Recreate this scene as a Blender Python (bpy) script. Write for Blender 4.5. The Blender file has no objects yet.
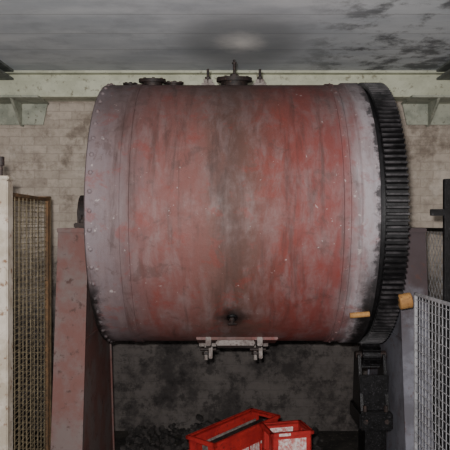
import bpy, bmesh, math, random
from mathutils import Vector, Matrix
random.seed(7)
CZ=1.9
AX=CZ+0.083; AY=4.66; R=0.9
F=650.0
def lin(c):
    return tuple(((v/255)/12.92 if v/255<=0.04045 else (((v/255)+0.055)/1.055)**2.4) for v in c)+(1,)
# ---------------- materials
class NT:
    def __init__(s,name):
        s.m=bpy.data.materials.new(name); s.m.use_nodes=True
        s.t=s.m.node_tree; s.b=s.t.nodes['Principled BSDF']
        s.tc=s.n('ShaderNodeTexCoord'); s.co=s.tc.outputs['Object']
    def n(s,t,**k):
        o=s.t.nodes.new(t)
        for a,v in k.items(): setattr(o,a,v)
        return o
    def l(s,a,b): s.t.links.new(a,b)
    def set(s,inp,v):
        if isinstance(v,bpy.types.NodeSocket): s.l(v,inp)
        else: inp.default_value=v
    def math(s,op,a,b=0.0,c=None,clamp=False):
        o=s.n('ShaderNodeMath',operation=op,use_clamp=clamp)
        s.set(o.inputs[0],a); s.set(o.inputs[1],b)
        if c is not None: s.set(o.inputs[2],c)
        return o.outputs[0]
    def noise(s,vec,scale,detail=5,rough=.6,dist=0):
        o=s.n('ShaderNodeTexNoise'); s.l(vec,o.inputs['Vector'])
        o.inputs['Scale'].default_value=scale; o.inputs['Detail'].default_value=detail
        o.inputs['Roughness'].default_value=rough; o.inputs['Distortion'].default_value=dist
        return o.outputs['Fac']
    def rng(s,v,a,b,c=0.,d=1.):
        o=s.n('ShaderNodeMapRange',interpolation_type='SMOOTHSTEP'); s.l(v,o.inputs[0])
        for i,x in enumerate((a,b,c,d)): o.inputs[i+1].default_value=x
        return o.outputs[0]
    def mix(s,f,a,b,mode='MIX'):
        o=s.n('ShaderNodeMix',data_type='RGBA',blend_type=mode)
        s.set(o.inputs[0],f); s.set(o.inputs[6],a); s.set(o.inputs[7],b)
        return o.outputs[2]
    def ramp(s,f,stops):
        o=s.n('ShaderNodeValToRGB'); s.l(f,o.inputs[0]); e=o.color_ramp.elements
        while len(e)<len(stops): e.new(0.5)
        for i,(p,c) in enumerate(stops): e[i].position=p; e[i].color=c
        return o.outputs[0]
    def sep(s,v=None):
        o=s.n('ShaderNodeSeparateXYZ'); s.l(v or s.co,o.inputs[0]); return o.outputs
    def comb(s,x,y,z):
        o=s.n('ShaderNodeCombineXYZ')
        for i,v in enumerate((x,y,z)): s.set(o.inputs[i],v)
        return o.outputs[0]
    def bump(s,h,st=.3,d=.01):
        o=s.n('ShaderNodeBump'); o.inputs['Strength'].default_value=st; o.inputs['Distance'].default_value=d
        s.l(h,o.inputs['Height']); s.l(o.outputs[0],s.b.inputs['Normal'])
    def fin(s,col,rough=.6,metal=0.,spec=.5):
        s.set(s.b.inputs['Base Color'],col); s.set(s.b.inputs['Roughness'],rough); s.b.inputs['Metallic'].default_value=metal
        s.b.inputs['Specular IOR Level'].default_value=spec
        return s.m
def simple(name,c1,c2,c3=None,scale=8,rough=.6,metal=0.,bump=.25,lo=.4,hi=.62,spec=.35):
    t=NT(name)
    n=t.noise(t.co,scale,8,.65); col=t.mix(t.rng(n,lo,hi),lin(c1),lin(c2))
    n2=t.noise(t.co,scale*4.3,6,.7)
    if c3: col=t.mix(t.rng(n2,.55,.68),col,lin(c3))
    t.bump(n2,bump,.004)
    return t.fin(col,rough,metal,spec)

# drum paint
def drum_mat():
    t=NT('worn_red_drum_paint')
    x,y,z=t.sep()
    ang=t.math('ARCTAN2',z,t.math('MULTIPLY',y,-1.))
    sv=t.comb(t.math('MULTIPLY',x,6.),t.math('MULTIPLY',ang,.6),t.math('MULTIPLY',y,.2))
    st=t.noise(sv,2.4,8,.65,.3)
    st2=t.noise(t.comb(t.math('MULTIPLY',x,5.),t.math('MULTIPLY',ang,1.5),0.),2.2,8,.68,.4)
    pn=t.noise(t.co,2.6,8,.68,.3)
    p2=t.noise(t.co,6.5,9,.75,.4)
    fn=t.noise(t.co,14.,8,.75)
    xx=t.math('ADD',x,t.math('MULTIPLY',t.math('SUBTRACT',pn,.5),.3))
    xx=t.math('ADD',xx,t.math('MULTIPLY',t.math('SUBTRACT',st,.5),.24))
    u=t.math('DIVIDE',t.math('ADD',xx,.9),1.8)
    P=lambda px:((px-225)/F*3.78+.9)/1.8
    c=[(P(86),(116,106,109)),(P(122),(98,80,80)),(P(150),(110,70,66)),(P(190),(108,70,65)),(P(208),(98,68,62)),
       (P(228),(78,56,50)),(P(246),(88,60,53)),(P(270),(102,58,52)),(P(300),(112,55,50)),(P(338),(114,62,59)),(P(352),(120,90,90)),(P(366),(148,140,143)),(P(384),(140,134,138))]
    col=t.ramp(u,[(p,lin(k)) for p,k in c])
    grey=t.rng(st2,.40,.66)
    m=t.math('MULTIPLY',grey,t.rng(pn,.34,.60))
    col=t.mix(t.math('MULTIPLY',m,.62),col,lin((120,103,102)))
    col=t.mix(t.math('MULTIPLY',t.rng(p2,.53,.63),.38),col,lin((120,50,42)))
    col=t.mix(t.math('MULTIPLY',t.rng(p2,.46,.36),.45),col,lin((72,54,50)))
    col=t.mix(t.math('MULTIPLY',t.rng(st,.50,.70),.5),col,lin((58,44,40)))
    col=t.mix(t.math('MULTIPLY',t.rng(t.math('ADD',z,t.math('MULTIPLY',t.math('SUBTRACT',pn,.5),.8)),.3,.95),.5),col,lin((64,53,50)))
    f3=t.noise(t.co,26.,6,.65); ax=t.math('ABSOLUTE',x)
    th=t.math('SUBTRACT',f3,t.math('MULTIPLY',t.rng(ax,.35,.8),-.045))
    col=t.mix(t.math('MULTIPLY',t.rng(th,.68,.72),.6),col,lin((168,158,155)))
    a0=math.radians(-47)
    px,py,pz=.044,-R*math.cos(a0),R*math.sin(a0)
    vd=t.n('ShaderNodeVectorMath',operation='DISTANCE'); t.l(t.co,vd.inputs[0]); vd.inputs[1].default_value=(px,py,pz)
    d=t.math('ADD',vd.outputs['Value'],t.math('MULTIPLY',t.math('SUBTRACT',fn,.5),.12))
    col=t.mix(t.rng(d,.02,.14,.9,0.),col,lin((26,20,18)))
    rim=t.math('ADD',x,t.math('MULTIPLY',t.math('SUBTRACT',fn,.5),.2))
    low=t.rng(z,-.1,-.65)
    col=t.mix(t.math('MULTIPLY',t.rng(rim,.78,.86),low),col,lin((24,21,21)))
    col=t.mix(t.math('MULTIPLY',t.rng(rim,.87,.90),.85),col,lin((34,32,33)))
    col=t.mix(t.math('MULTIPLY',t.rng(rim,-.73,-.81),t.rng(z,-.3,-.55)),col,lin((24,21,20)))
    t.bump(t.math('ADD',t.math('ADD',fn,t.math('MULTIPLY',st2,.6)),t.math('MULTIPLY',pn,2.)),.35,.008)
    return t.fin(col,t.rng(fn,.3,.7,.52,.74),0.,.32)
def wall_mat(name):
    t=NT(name)
    x,y,z=t.sep()
    n=t.noise(t.co,1.6,8,.65); n2=t.noise(t.co,6.,9,.78); n3=t.noise(t.co,22.,6,.7); n4=t.noise(t.co,2.6,8,.72)
    h=t.comb(t.math('ADD',t.math('ADD',x,y),t.math('MULTIPLY',n3,.03)),t.math('ADD',z,t.math('MULTIPLY',n3,.03)),0.)
    br=t.n('ShaderNodeTexBrick'); t.l(h,br.inputs['Vector'])
    br.inputs['Scale'].default_value=1.; br.inputs['Brick Width'].default_value=.23; br.inputs['Row Height'].default_value=.078
    br.inputs['Mortar Size'].default_value=.008; br.inputs['Mortar Smooth'].default_value=1.
    br.inputs['Color1'].default_value=lin((196,184,170)); br.inputs['Color2'].default_value=lin((180,168,155)); br.inputs['Mortar'].default_value=lin((170,158,146))
    col=t.mix(t.math('MULTIPLY',t.rng(n2,.42,.66),.6),br.outputs['Color'],lin((134,123,111)))
    col=t.mix(t.math('MULTIPLY',t.rng(n4,.52,.66),.65),col,lin((102,88,75)))
    col=t.mix(t.math('MULTIPLY',t.rng(n4,.45,.32),.55),col,lin((216,208,196)))
    col=t.mix(t.math('MULTIPLY',t.rng(n3,.60,.72),.35),col,lin((226,217,204)))
    zz=t.math('ADD',z,t.math('MULTIPLY',t.math('SUBTRACT',n,.5),1.1))
    soot=t.rng(zz,1.8,1.05)
    col=t.mix(t.math('MULTIPLY',soot,.9),col,lin((68,64,64)))
    blk=t.math('MULTIPLY',t.rng(n4,.44,.62),soot)
    col=t.mix(t.math('MULTIPLY',blk,.65),col,lin((30,28,28)))
    blk=t.math('MULTIPLY',t.rng(n2,.50,.60),soot)
    col=t.mix(t.math('MULTIPLY',blk,.55),col,lin((24,22,22)))
    col=t.mix(t.math('MULTIPLY',t.rng(n3,.62,.70),t.math('MULTIPLY',t.rng(zz,1.5,1.0),.35)),col,lin((134,126,122)))
    hh=t.math('SUBTRACT',t.math('MULTIPLY',n2,.6),t.math('MULTIPLY',br.outputs['Fac'],.25))
    t.bump(hh,.5,.012)
    return t.fin(col,.85,0,.2)
def ceil_mat():
    t=NT('stained_concrete_ceiling_flash_spot'); x,y,z=t.sep()
    sv=t.comb(t.math('MULTIPLY',x,.8),t.math('MULTIPLY',y,2.2),0.)
    n=t.noise(sv,1.4,8,.62); n2=t.noise(t.co,3.2,8,.7); n3=t.noise(t.co,18.,5,.7)
    col=t.mix(t.rng(n,.3,.7),lin((218,222,226)),lin((188,194,200)))
    col=t.mix(t.math('MULTIPLY',t.rng(n2,.46,.72),.4),col,lin((144,150,156)))
    w=t.math('ABSOLUTE',t.math('SUBTRACT',t.math('FRACT',t.math('MULTIPLY',y,1/.42)),.5))
    seam=t.rng(w,.475,.497)
    col=t.mix(t.math('MULTIPLY',seam,.4),col,lin((120,122,124)))
    dx=t.rng(x,.45,1.1); mould=t.math('MULTIPLY',dx,t.rng(n2,.48,.62))
    col=t.mix(t.math('MULTIPLY',mould,.7),col,lin((60,60,62)))
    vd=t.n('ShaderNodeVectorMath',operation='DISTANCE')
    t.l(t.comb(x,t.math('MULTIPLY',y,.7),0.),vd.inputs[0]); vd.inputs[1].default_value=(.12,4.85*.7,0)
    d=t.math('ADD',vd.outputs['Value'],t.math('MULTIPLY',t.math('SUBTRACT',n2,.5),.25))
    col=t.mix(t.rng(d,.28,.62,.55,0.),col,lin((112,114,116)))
    col=t.mix(t.rng(d,.10,.24,.7,0.),col,lin((215,214,212)))  # flash hot spot painted into the ceiling colour: pale halo, then white core
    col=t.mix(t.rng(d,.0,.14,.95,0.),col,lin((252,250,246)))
    t.bump(t.math('SUBTRACT',n3,seam),.2,.006)
    return t.fin(col,.8,0,.2)
def supR_mat():
    t=NT('dusty_grey_steel_paint'); x,y,z=t.sep()
    n=t.noise(t.co,4.,8,.7); n2=t.noise(t.co,15.,7,.7)
    col=t.mix(t.rng(n,.4,.62),lin((112,112,120)),lin((88,86,92)))
    zz=t.math('ADD',z,t.math('MULTIPLY',t.math('SUBTRACT',n,.5),.8))
    col=t.mix(t.math('MULTIPLY',t.rng(zz,1.2,1.55),.88),col,lin((62,48,48)))
    col=t.mix(t.math('MULTIPLY',t.rng(n2,.56,.66),.6),col,lin((84,54,46)))
    t.bump(n2,.3,.004)
    return t.fin(col,.7,0,.3)
def gear_mat():
    t=NT('greasy_dusty_black_iron'); x,y,z=t.sep()
    n=t.noise(t.co,5.,8,.7); n2=t.noise(t.co,24.,7,.7)
    r=t.math('SQRT',t.math('ADD',t.math('MULTIPLY',y,y),t.math('MULTIPLY',z,z)))
    tip=t.rng(r,.900,.914)
    col=t.mix(t.rng(n2,.5,.66),lin((18,17,18)),lin((36,34,35)))
    m=t.math('MULTIPLY',tip,t.rng(n,.42,.64))
    col=t.mix(t.math('MULTIPLY',m,.55),col,lin((96,92,94)))
    t.bump(n2,.4,.004)
    return t.fin(col,.42,.1,.45)
M={}
M['drum']=drum_mat()
M['wall']=wall_mat('sooty_whitewashed_brick')
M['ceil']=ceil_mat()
M['geart']=gear_mat()
M['floor']=simple('dirty_concrete_floor',(52,48,44),(28,26,25),(90,84,76),5,.9)
M['beam']=simple('cream_green_beam_paint',(202,204,182),(184,186,164),(140,136,116),5,.55)
M['beamd']=simple('dull_green_steel',(112,116,112),(86,90,88),(62,60,56),6,.6)
M['beaml']=simple('bracket_paint',(172,174,158),(142,146,132),(106,102,90),6,.6)
M['gear']=simple('greasy_black_iron',(26,25,26),(14,13,13),(70,68,70),20,.35,.3,.4)
M['iron']=simple('dark_rusted_iron',(50,40,37),(30,26,25),(84,64,54),14,.6,.2)
M['supL']=simple('faded_red_steel_paint',(108,76,71),(108,95,92),(80,60,56),4,.7,0,.3,.4,.62,.2)
M['supR']=supR_mat()
M['plate']=simple('limescaled_steel',(132,124,119),(92,80,76),(66,48,42),16,.7)
M['post']=simple('chipped_white_paint',(176,168,156),(150,140,124),(112,82,58),7,.6)
M['fL']=simple('rusty_yellow_wire',(122,110,86),(90,80,62),None,20,.6)
M['fR']=simple('galvanised_wire',(150,150,152),(120,120,122),None,20,.5,.2)
M['timbd']=simple('weathered_brown_timber',(104,78,52),(80,62,44),(60,46,34),10,.8)
M['timb']=simple('orange_timber',(168,126,74),(142,102,58),(104,72,42),14,.75)
M['wood']=simple('grimy_pallet_wood',(84,68,50),(54,44,34),None,9,.85)
M['red']=simple('red_crate_plastic',(164,44,40),(144,36,34),(104,34,31),7,.5,0,.05,.45,.65,.3)
M['white']=simple('scuffed_white_label',(205,198,194),(180,110,104),None,40,.6)
M['rubble']=simple('dark_rubble',(56,52,50),(32,30,29),(84,79,75),12,.9)

# ---------------- mesh builder
class MB:
    def __init__(s): s.bm=bmesh.new(); s.mats=[]
    def mi(s,m):
        if m not in s.mats: s.mats.append(m)
        return s.mats.index(m)
    def add(s,verts,faces,m,mat=None,smooth=False):
        i=s.mi(m); vs=[s.bm.verts.new(mat@Vector(v) if mat else v) for v in verts]
        for f in faces:
            try:
                fc=s.bm.faces.new([vs[k] for k in f]); fc.material_index=i; fc.smooth=smooth
            except ValueError: pass
    def box(s,a,b,m,mat=None,bev=0.0):
        x0,y0,z0=a; x1,y1,z1=b
        tb=bmesh.new()
        vs=[tb.verts.new(p) for p in [(x0,y0,z0),(x1,y0,z0),(x1,y1,z0),(x0,y1,z0),(x0,y0,z1),(x1,y0,z1),(x1,y1,z1),(x0,y1,z1)]]
        for f in [(0,3,2,1),(4,5,6,7),(0,1,5,4),(1,2,6,5),(2,3,7,6),(3,0,4,7)]: tb.faces.new([vs[k] for k in f])
        if bev>0: bmesh.ops.bevel(tb,geom=list(tb.edges),offset=bev,segments=2,affect='EDGES')
        tb.verts.ensure_lookup_table(); tb.verts.index_update()
        s.add([v.co.copy() for v in tb.verts],[[v.index for v in f.verts] for f in tb.faces],m,mat); tb.free()
    def lathe(s,prof,m,mat=None,n=32,smooth=True,cap=True):
        V=[];Fc=[]
        for h,r in prof:
            for k in range(n):
                a=2*math.pi*k/n; V.append((r*math.cos(a),r*math.sin(a),h))
        for j in range(len(prof)-1):
            for k in range(n):
                k2=(k+1)%n; Fc.append((j*n+k,j*n+k2,(j+1)*n+k2,(j+1)*n+k))
        if cap:
            Fc.append(tuple(reversed(range(n)))); Fc.append(tuple(range((len(prof)-1)*n,len(prof)*n)))
        s.add(V,Fc,m,mat,smooth)
    def cyl(s,p,q,r,m,n=20,smooth=True,mat=None):
        p=Vector(p);q=Vector(q);d=q-p
        rot=d.to_track_quat('Z','Y').to_matrix().to_4x4()
        T=Matrix.Translation(p)@rot
        if mat: T=mat@T
        L=d.length; b=min(r*.12,L*.1)
        s.lathe([(0,r-b),(b,r),(L-b,r),(L,r-b)],m,T,n,smooth)
    def prism(s,poly,x0,x1,m,mat=None):
        n=len(poly); V=[(x0,a,b) for a,b in poly]+[(x1,a,b) for a,b in poly]
        Fc=[tuple(range(n)),tuple(reversed(range(n,2*n)))]+[(i,i+n,(i+1)%n+n,(i+1)%n) for i in range(n)]
        s.add(V,Fc,m,mat)
    def obj(s,name,parent=None,loc=(0,0,0),sharp=True):
        bmesh.ops.recalc_face_normals(s.bm,faces=s.bm.faces)
        me=bpy.data.meshes.new(name); s.bm.to_mesh(me); s.bm.free()
        for m in s.mats: me.materials.append(m)
        if sharp: me.set_sharp_from_angle(angle=math.radians(40))
        o=bpy.data.objects.new(name,me); bpy.context.collection.objects.link(o); o.location=loc
        if parent: o.parent=parent
        return o
def empty(name,loc=(0,0,0)):
    e=bpy.data.objects.new(name,None); bpy.context.collection.objects.link(e); e.location=loc; e.empty_display_size=.1
    return e
RX=Matrix.Rotation(math.radians(90),4,'Y')
# ---------------- room
def room(name,a,b,m):
    k=MB(); k.box(a,b,m); return k.obj(name)
CE=CZ+1.36
room('floor',(-2.6,-1.5,-.1),(2.6,6.0,0),M['floor'])
room('wall_back',(-2.7,6.0,-.1),(2.7,6.15,CE+.15),M['wall'])
room('wall_left',(-2.7,-1.5,-.1),(-2.6,6.0,CE+.15),M['wall'])
room('wall_right',(2.6,-1.5,-.1),(2.7,6.0,CE+.15),M['wall'])
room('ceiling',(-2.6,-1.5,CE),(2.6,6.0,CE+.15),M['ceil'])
k=MB()
zt=CE; zb=CE-.235
k.box((-2.6,5.72,zt-.02),(2.6,5.9,zt),M['beam'])
k.box((-2.6,5.80,zb),(2.6,5.82,zt),M['beam'])
k.box((-2.6,5.70,zb-.0),(2.6,5.92,zb+.03),M['beam'],bev=.004)
k.box((-2.6,5.70,zb+.03),(2.6,5.72,zb+.14),M['beam'])
k.obj('ceiling_steel_beam')
for sx in (-1,1):
    k=MB()
    xo=sx*1.85
    a,b=sorted((xo,xo+sx*.22))
    k.box((a,-1.4,CE-.02),(b,5.69,CE),M['beamd'])
    k.box(((a+b)/2-.012,-1.4,CE-.08),((a+b)/2+.012,5.69,CE-.02),M['beamd'])
    k.box((a,-1.4,CE-.09),(b,5.69,CE-.075),M['beamd'])
    k.obj('ceiling_joist')
    k=MB()
    a,b=sorted((sx*1.62,sx*2.4))
    k.box((a,5.62,zb-.02),(b,5.99,zb),M['beaml'])
    P4=[(sx*1.62,zb-.02),(sx*2.4,zb-.02),(sx*2.4,zb-.21),(sx*1.66,zb-.21)]
    V=[(p,5.93,q) for p,q in P4]+[(p,5.95,q) for p,q in P4]; n=4
    k.add(V,[tuple(range(n)),tuple(range(n,2*n))]+[(i,(i+1)%n,(i+1)%n+n,i+n) for i in range(n)],M['beaml'])
    k.prism([(5.64,zb-.02),(5.99,zb-.02),(5.99,zb-.22),(5.93,zb-.22)],sx*1.86-.01,sx*1.86+.01,M['beaml'])
    k.obj('beam_support_bracket')
# ---------------- the mill (one machine)
machine=empty('ball_mill',(0,AY,0))
def child(name,loc):
    e=empty(name,loc); e.parent=machine; return e
mill=child('rotating_drum',(0,0,AX))
k=MB()
prof=[(-.80,.14),(-.80,.60),(-.815,.62),(-.82,.88),(-.82,R-.012),(-.812,R-.002),(-.80,R),(-.615,R),(-.612,R+.006),(-.560,R+.006),(-.557,R),
      (.690,R),(.693,R+.008),(.73,R+.008),(.735,R+.002),(.79,R+.002),(.80,R+.014),(.90,R+.014),(.905,R+.004),(.905,.62),(.86,.6),(.86,.14)]
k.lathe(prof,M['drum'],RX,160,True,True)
def dome(kk,x,ang,r0,rad,h,m):
    d=Vector((0,-math.cos(ang),math.sin(ang)))
    T=Matrix.Translation(Vector((x,0,0))+d*r0)@d.to_track_quat('Z','Y').to_matrix().to_4x4()
    kk.lathe([(-.004,rad),(h*.35,rad*.92),(h*.75,rad*.6),(h,rad*.15)],m,T,10,True)
for i in range(50):
    dome(k,-.785,2*math.pi*i/50,R,.015,.014,M['drum'])
for i in range(40):
    dome(k,.715,2*math.pi*(i+.5)/40,R+.008,.007,.005,M['drum'])
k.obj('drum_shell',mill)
k=MB()
k.cyl((-1.05,0,0),(-.79,0,0),.06,M['iron'],28); k.cyl((-.86,0,0),(-.80,0,0),.2,M['iron'],32)
k.cyl((.85,0,0),(1.27,0,0),.06,M['iron'],28); k.cyl((.86,0,0),(1.085,0,0),.2,M['iron'],32)
k.obj('trunnion_shaft',mill)
k=MB()
NTH=150; V=[];Fc=[]
rt=.917; rr=.885
ring=[]
for i in range(NTH):
    a0=2*math.pi*i/NTH; s_=2*math.pi/NTH
    for fr,r_ in ((0,rr),(.22,rr),(.34,rt),(.62,rt),(.76,rr)):
        a=a0+fr*s_; ring.append((r_*math.cos(a),r_*math.sin(a)))
n=len(ring)
xs=[.935,1.065]
for x_ in xs:
    for (a,b) in ring: V.append((x_,a,b))
for x_ in xs:
    for (a,b) in ring:
        q=math.hypot(a,b); V.append((x_,a/q*.78,b/q*.78))
for i in range(n):
    j=(i+1)%n
    Fc.append((i,j,n+j,n+i)); Fc.append((2*n+i,2*n+j,j,i)); Fc.append((n+i,n+j,3*n+j,3*n+i)); Fc.append((3*n+i,3*n+j,2*n+j,2*n+i))
k.add(V,Fc,M['geart'])
k.lathe([(.903,.70),(.903,rr-.012),(.936,rr-.012),(.936,.70)],M['geart'],RX,96,True,False)
for i in range(6):
    T=Matrix.Rotation(2*math.pi*i/6+.3,4,'X')
    k.box((.96,-.05,.18),(1.03,.05,.80),M['gear'],T)
k.obj('ring_gear',mill)
def top_T(x,deg):
    a=math.radians(deg); d=Vector((0,-math.cos(a),math.sin(a)))
    xa=Vector((1,0,0)); ya=d.cross(xa)
    m_=Matrix((xa,ya,d)).transposed().to_4x4()
    return Matrix.Translation(Vector((x,0,0))+d*R)@m_
k=MB()
def flange(x,deg,r,h):
    T=top_T(x,deg)
    k.lathe([(-.01,r*.75),(h*.5,r*.75),(h*.5,r),(h,r),(h,r*.35),(h+.008,r*.3)],M['iron'],T,32,True)
    for q in range(8):
        a=q*math.pi/4+.2
        k.cyl((r*.85*math.cos(a),r*.85*math.sin(a),h),(r*.85*math.cos(a),r*.85*math.sin(a),h+.006),.010,M['iron'],6,False,T)
flange(-.51,84,.095,.044); flange(-.36,84,.07,.022); flange(-.67,86,.05,.018)
flange(.065,84,.125,.054)
T=top_T(.065,86)
k.cyl((0,0,.05),(0,0,.185),.009,M['iron'],10,True,T)
k.cyl((0,0,.05),(0,0,.085),.03,M['iron'],6,False,T)
k.cyl((0,0,.155),(0,0,.167),.016,M['iron'],6,False,T)
for xx in (-.12,.245):
    T=top_T(xx,84)
    k.box((-.045,-.03,-.01),(.045,.03,.018),M['plate'],T,.004)
    k.box((-.03,-.008,.018),(.03,.008,.045),M['plate'],T,.003)
    k.cyl((0,0,.01),(0,0,.115),.009,M['iron'],10,True,T)
    k.cyl((0,0,.045),(0,0,.062),.02,M['iron'],6,False,T)
k.obj('top_hatch_fittings',mill)
k=MB(); T=top_T(.044,-47)
k.lathe([(-.005,.035),(.008,.034),(.012,.03)],M['gear'],T,24)
k.cyl((0,0,.005),(0,0,.05),.012,M['iron'],8,True,T); k.cyl((0,0,.012),(0,0,.026),.02,M['iron'],6,False,T)
k.box((-.028,-.006,.045),(.028,.006,.055),M['iron'],T,.002)
k.obj('drain_plug',mill)
k=MB(); T=top_T(.06,-74)
k.box((-.25,-.10,-.02),(.29,.12,.010),M['drum'],T,.004)
k.box((-.12,-.09,.01),(.14,.11,.045),M['plate'],T,.008)
for xx in (-.17,.17):
    k.box((xx-.018,-.13,-.01),(xx+.018,.13,.05),M['plate'],T,.004)
    k.box((xx-.07,-.135,-.005),(xx+.07,-.115,.03),M['plate'],T,.003)
    k.cyl((xx-.02,-.10,.02),(xx-.02,-.10,.125),.013,M['plate'],10,True,T)
    k.cyl((xx-.02,-.10,.07),(xx-.02,-.10,.09),.028,M['iron'],6,False,T)
    k.cyl((xx-.06,-.06,.055),(xx+.05,-.06,.055),.012,M['iron'],10,True,T)
    k.box((xx+.0,-.09,.04),(xx+.025,-.03,.12),M['plate'],T,.004)
k.obj('discharge_hatch',mill)
# ---------------- supports
def support(x0,x1,m,nm,xc):
    e=child(nm,((x0+x1)/2,0,0))
    off=(-(x0+x1)/2,-AY,0)
    zt=CZ-.02
    k=MB()
    fy=lambda z:4.28-(zt-z)*.128
    by=lambda z:5.02+(zt-z)*.16
    t=.02; ins=.012
    pin=[(fy(0)+ins,.03),(by(0)-ins,.03),(by(zt)-ins,zt-.03),(fy(zt)+ins,zt-.03)]
    k.prism(pin,x0+.012,x0+.012+t,m); k.prism(pin,x1-.012-t,x1-.012,m)
    k.prism([(fy(0),.03),(fy(0)+t,.03),(fy(zt)+t,zt-.03),(fy(zt),zt-.03)],x0,x1,m)
    k.prism([(by(0)-t,.03),(by(0),.03),(by(zt),zt-.03),(by(zt)-t,zt-.03)],x0,x1,m)
    k.box((x0-.004,4.26,zt-.03),(x1+.004,5.04,zt),m,None,.004)
    k.box((x0-.004,fy(0)-.06,0),(x1+.004,by(0)+.06,.03),m,None,.004)
    for zz in (1.15,):
        k.box((x0,fy(zz)+.01,zz),(x1,by(zz)-.01,zz+.012),m)
    for yy in (fy(0)-.03,by(0)+.03):
        for xx in (x0+.05,x1-.05): k.cyl((xx,yy,.02),(xx,yy,.06),.014,M['iron'],6,False)
    k.obj('pedestal_frame',e,off)
    k=MB(); w=.055
    k.box((xc-w,AY-.24,zt),(xc+w,AY+.24,zt+.035),M['iron'],None,.006)
    pts=[(AY-.13,zt+.03),(AY+.13,zt+.03)]+[(AY+.13*math.cos(a),AX+.13*math.sin(a)) for a in [math.pi*i/16 for i in range(17)]]
    k.prism(pts,xc-w,xc+w,M['iron'])
    for s_ in (-1,1):
        k.cyl((xc,AY+s_*.19,zt+.02),(xc,AY+s_*.19,zt+.09),.016,M['iron'],8)
        k.cyl((xc,AY+s_*.19,zt+.035),(xc,AY+s_*.19,zt+.06),.028,M['iron'],6,False)
    k.cyl((xc,AY,AX+.12),(xc,AY,AX+.155),.018,M['iron'],10)
    k.obj('trunnion_bearing',e,off)
support(-1.10,-.90,M['supL'],'support_pedestal',-.975)
support(1.14,1.32,M['supR'],'support_pedestal',1.20)
# ---------------- pinion drive
pa=math.radians(-80); rc=.885+.100
py=AY-rc*math.cos(pa); pz=AX+rc*math.sin(pa)
e=child('pinion_drive_stand',(1.0,py-AY,0)); off=(-1.0,-py,0)
k=MB()
ringp=[];NP=18
for i in range(NP):
    for fr,r_ in ((0,.065),(.22,.065),(.34,.085),(.62,.085),(.76,.065)):
        a=2*math.pi*(i+fr)/NP; ringp.append((py+r_*math.cos(a),pz-.01+r_*math.sin(a)))
k.prism(ringp,.94,1.06,M['gear'])
k.cyl((.90,py,pz-.01),(1.11,py,pz-.01),.03,M['iron'],16)
k.obj('pinion_gear',e,off)
k=MB()
k.prism([(py-.16,.66),(py+.12,.66),(py+.07,pz+.0),(py-.06,pz+.0)],.905,.925,M['gear'])
k.prism([(py-.16,.66),(py+.12,.66),(py+.07,pz+.0),(py-.06,pz+.0)],1.075,1.095,M['gear'])
k.box((.905,py-.13,.66),(1.095,py-.11,pz-.12),M['gear'],None,.003)
k.box((.89,py-.2,.54),(1.11,py+.16,.66),M['gear'],None,.012)
k.box((.94,py-.13,.1),(1.08,py+.1,.54),M['gear'],None,.006)
k.box((.89,py-.22,0),(1.11,py+.2,.1),M['gear'],None,.008)
for xx in (.93,1.07):
    k.cyl((xx,py-.17,.65),(xx,py-.17,.70),.014,M['iron'],6,False)
    k.cyl((xx,py-.205,.6),(xx,py-.19,.6),.018,M['iron'],6,False)
k.obj('stand_casting',e,off)
# timber locking pegs wedged at the rim and the gear
k=MB()
k.cyl((.765,3.985,CZ-.555),(.885,3.98,CZ-.545),.017,M['timb'],14)
k.cyl((1.05,3.925,CZ-.465),(1.125,3.92,CZ-.452),.047,M['timb'],20)
k.obj('timber_locking_pegs',mill,(0,-AY,-AX))
# ---------------- fences
def fence(name,P,Q,z0,z1,pitch,w,m,frame,fr=.02,diag=False,pitchv=None):
    P=Vector(P+(0,));Q=Vector(Q+(0,)); d=(Q-P); L=d.length
    T=Matrix.Translation(P)@Matrix.Rotation(math.atan2(d.y,d.x),4,'Z')
    k=MB()
    if diag:
        H=z1-z0; s_=-H
        while s_<L:
            for sg in (0,1):
                a0=max(s_,0); a1=min(s_+H,L)
                if a1-a0>.01:
                    h0=a0-s_; h1=a1-s_
                    p=(a0,w*sg,z0+h0) if sg==0 else (a0,w*sg,z1-h0)
                    q=(a1,w*sg,z0+h1) if sg==0 else (a1,w*sg,z1-h1)
                    k.cyl(p,q,w/2,m,4,False,T)
            s_+=pitch*1.414
    else:
        x=0
        while x<=L: k.box((x-w/2,-w/2,z0),(x+w/2,w/2,z1),m,T); x+=pitch
        z=z0
        while z<=z1: k.box((0,w/2,z-w/2),(L,w*1.4,z+w/2),m,T); z+=(pitchv or pitch)
    for (a,b) in (((0,-fr/2,z1-fr),(L,fr/2,z1)),((0,-fr/2,z0),(L,fr/2,z0+fr)),((0,-fr/2,0),(fr,fr/2,z1)),((L-fr,-fr/2,0),(L,fr/2,z1))):
        k.box(a,b,frame,T,.002)
    return k.obj(name)
fence('wire_mesh_fence',(-1.19,3.38),(-1.19,4.36),.06,CZ+.18,.075,.0035,M['fL'],M['timbd'],.020,False,.032)
fence('wire_mesh_fence',(-1.22,4.55),(-2.0,4.65),.06,CZ+.2,.045,.005,M['fL'],M['timbd'],.03)
fence('wire_mesh_fence',(1.08,2.6),(1.03,3.52),.06,CZ-.365,.045,.0035,M['fR'],M['fR'],.016)
fence('wire_mesh_fence',(1.45,4.0),(1.52,5.3),.06,CZ-.02,.06,.004,M['fR'],M['gear'],.025,True)
k=MB()
k.box((-1.22,3.24,0),(-1.085,3.33,CZ+.225),M['post'],None,.006)
k.box((-1.235,3.225,CZ+.225),(-1.075,3.345,CZ+.245),M['post'],None,.005)
k.cyl((-1.135,3.285,CZ+.24),(-1.135,3.285,CZ+.33),.012,M['iron'],10)
k.cyl((-1.135,3.285,CZ+.30),(-1.135,3.285,CZ+.345),.02,M['iron'],12)
k.box((-1.24,3.2,0),(-1.06,3.345,.02),M['iron'])
k.obj('gate_post')
k=MB()
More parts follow.
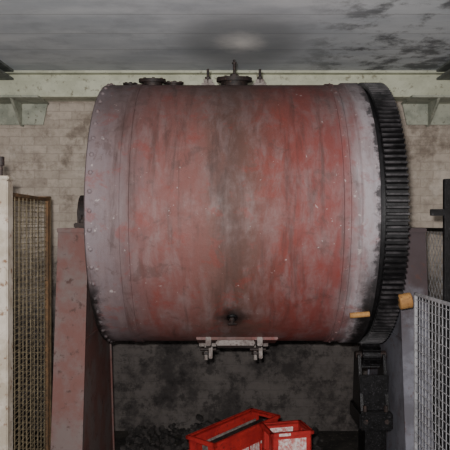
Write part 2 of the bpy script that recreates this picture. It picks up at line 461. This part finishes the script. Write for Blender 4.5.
k.box((1.305,3.86,0),(1.345,3.9,CZ+.275),M['gear'],None,.004)
k.box((1.225,3.87,CZ+.055),(1.31,3.89,CZ+.095),M['gear'],None,.003)
k.box((1.285,3.83,0),(1.365,3.93,.015),M['gear'])
k.obj('guard_rail_post')
# ---------------- crates & pallet & rubble
k=MB(); PT=Matrix.Translation((.15,4.48,0))@Matrix.Rotation(.12,4,'Z')
for lvl in (0,.12):
    for yy in (-.36,0,.36): k.box((-.5,yy-.04,lvl),(.5,yy+.04,lvl+.08),M['wood'],PT,.004)
    for i in range(7): k.box((-.5+i*.155,-.4,lvl+.08),(-.5+i*.155+.11,.4,lvl+.10),M['wood'],PT,.003)
k.obj('wooden_pallet')
def crate(L,W,H,T,label=False):
    k=MB(); t=.014; m=M['red']
    k.box((-L/2,-W/2,0),(L/2,W/2,t),m,T,.003)
    for sy in (-1,1):
        a,b=sorted((sy*W/2,sy*(W/2-t)))
        k.box((-L/2,a,0),(L/2,b,H*.62),m,T,.003)
        k.box((-L/2,a,H-.05),(L/2,b,H),m,T,.003)
        for (x0,x1) in ((-L/2,-L*.3),(-L*.12,L*.12),(L*.3,L/2)): k.box((x0,a,H*.6),(x1,b,H-.045),m,T,.003)
        for (x0,x1) in ((-L*.3,-L*.12),(L*.12,L*.3)): k.box((x0,(a+b)/2-.002,H*.6),(x1,(a+b)/2+.002,H-.045),m,T)
        a,b=sorted((sy*(W/2+.014),sy*(W/2-t))); k.box((-L/2-.014,a,H-.024),(L/2+.014,b,H),m,T,.004)
        for i in range(7):
            x=-L/2+L*(i+.0)/6; a,b=sorted((sy*W/2,sy*(W/2+.008))); k.box((x-.006,a,.01),(x+.006,b,H*.6),m,T,.002)
    for sx in (-1,1):
        a,b=sorted((sx*L/2,sx*(L/2-t)))
        k.box((a,-W/2,0),(b,W/2,H*.55),m,T,.003)
        k.box((a,-W/2,H-.035),(b,W/2,H),m,T,.003)
        for sy in (-1,1):
            c,d=sorted((sy*W/2,sy*W*.22)); k.box((a,c,H*.5),(b,d,H-.03),m,T,.003)
        a,b=sorted((sx*(L/2+.014),sx*(L/2-t))); k.box((a,-W/2-.014,H-.024),(b,W/2+.014,H),m,T,.004)
    if label:
        k.box((-L*.34,-W/2-.017,H-.021),(-L*.05,-W/2-.013,H-.004),M['white'],T)
        k.box((-L*.34,-W/2-.004,H-.13),(L*.36,-W/2+.002,H-.045),M['white'],T)
        k.box((-L*.3,W/2-t-.003,H-.10),(L*.3,W/2-t,H-.035),M['white'],T)
    else:
        k.box((-L*.42,-.03,H*.55),(L*.42,-.01,H*.88),M['iron'],T,.003)
        k.box((-L*.42,.04,H*.55),(L*.42,.05,H*.82),M['plate'],T,.003)
        k.box((-L*.3,-W/2-.004,H*.25),(L*.3,-W/2+.002,H*.5),M['white'],T)
    return k.obj('red_plastic_crate')
crate(.66,.25,.25,Matrix.Translation((.08,4.55,.236))@Matrix.Rotation(math.radians(47),4,'Z')@Matrix.Rotation(math.radians(-4),4,'Y')@Matrix.Translation((0,0,.02)))
crate(.27,.22,.345,Matrix.Translation((.405,4.30,.222))@Matrix.Rotation(math.radians(14),4,'Z'),True)
k=MB()
for i in range(420):
    x=random.uniform(-.85,.85); y=random.uniform(5.3,5.93); sc=random.uniform(.015,.055)
    h=max(0,(y-5.25)*.22*(1-abs(x)*.5))*random.random()
    T=Matrix.Translation((x,y,h+sc*.4))@Matrix.Rotation(random.uniform(0,6),4,Vector((random.random(),random.random(),random.random()+.1)).normalized())
    k.box((-sc*.6,-sc*.5,-sc*.35),(sc*.6,sc*.5,sc*.35),M['rubble'],T,sc*.12)
k.obj('rubble_pile')
# ---------------- lights
L=bpy.data.lights.new('camera_flash','AREA'); L.shape='RECTANGLE'; L.size=.08; L.size_y=.05; L.energy=190; L.color=(1,.965,.945)
lo=bpy.data.objects.new('camera_flash',L); bpy.context.collection.objects.link(lo)
lo.location=(-.06,.0,CZ+.10); lo.rotation_euler=(math.radians(97),0,0)
w=bpy.data.worlds.new('World'); bpy.context.scene.world=w; w.use_nodes=True
w.node_tree.nodes['Background'].inputs[0].default_value=(.88,.92,1,1); w.node_tree.nodes['Background'].inputs[1].default_value=.65
# ---------------- camera
cam=bpy.data.cameras.new('camera'); co=bpy.data.objects.new('camera',cam); bpy.context.collection.objects.link(co)
co.location=(0,0,CZ); co.rotation_euler=(math.radians(90),0,0)
cam.sensor_width=36; cam.lens=F/450*36; cam.clip_start=.05
bpy.context.scene.camera=co
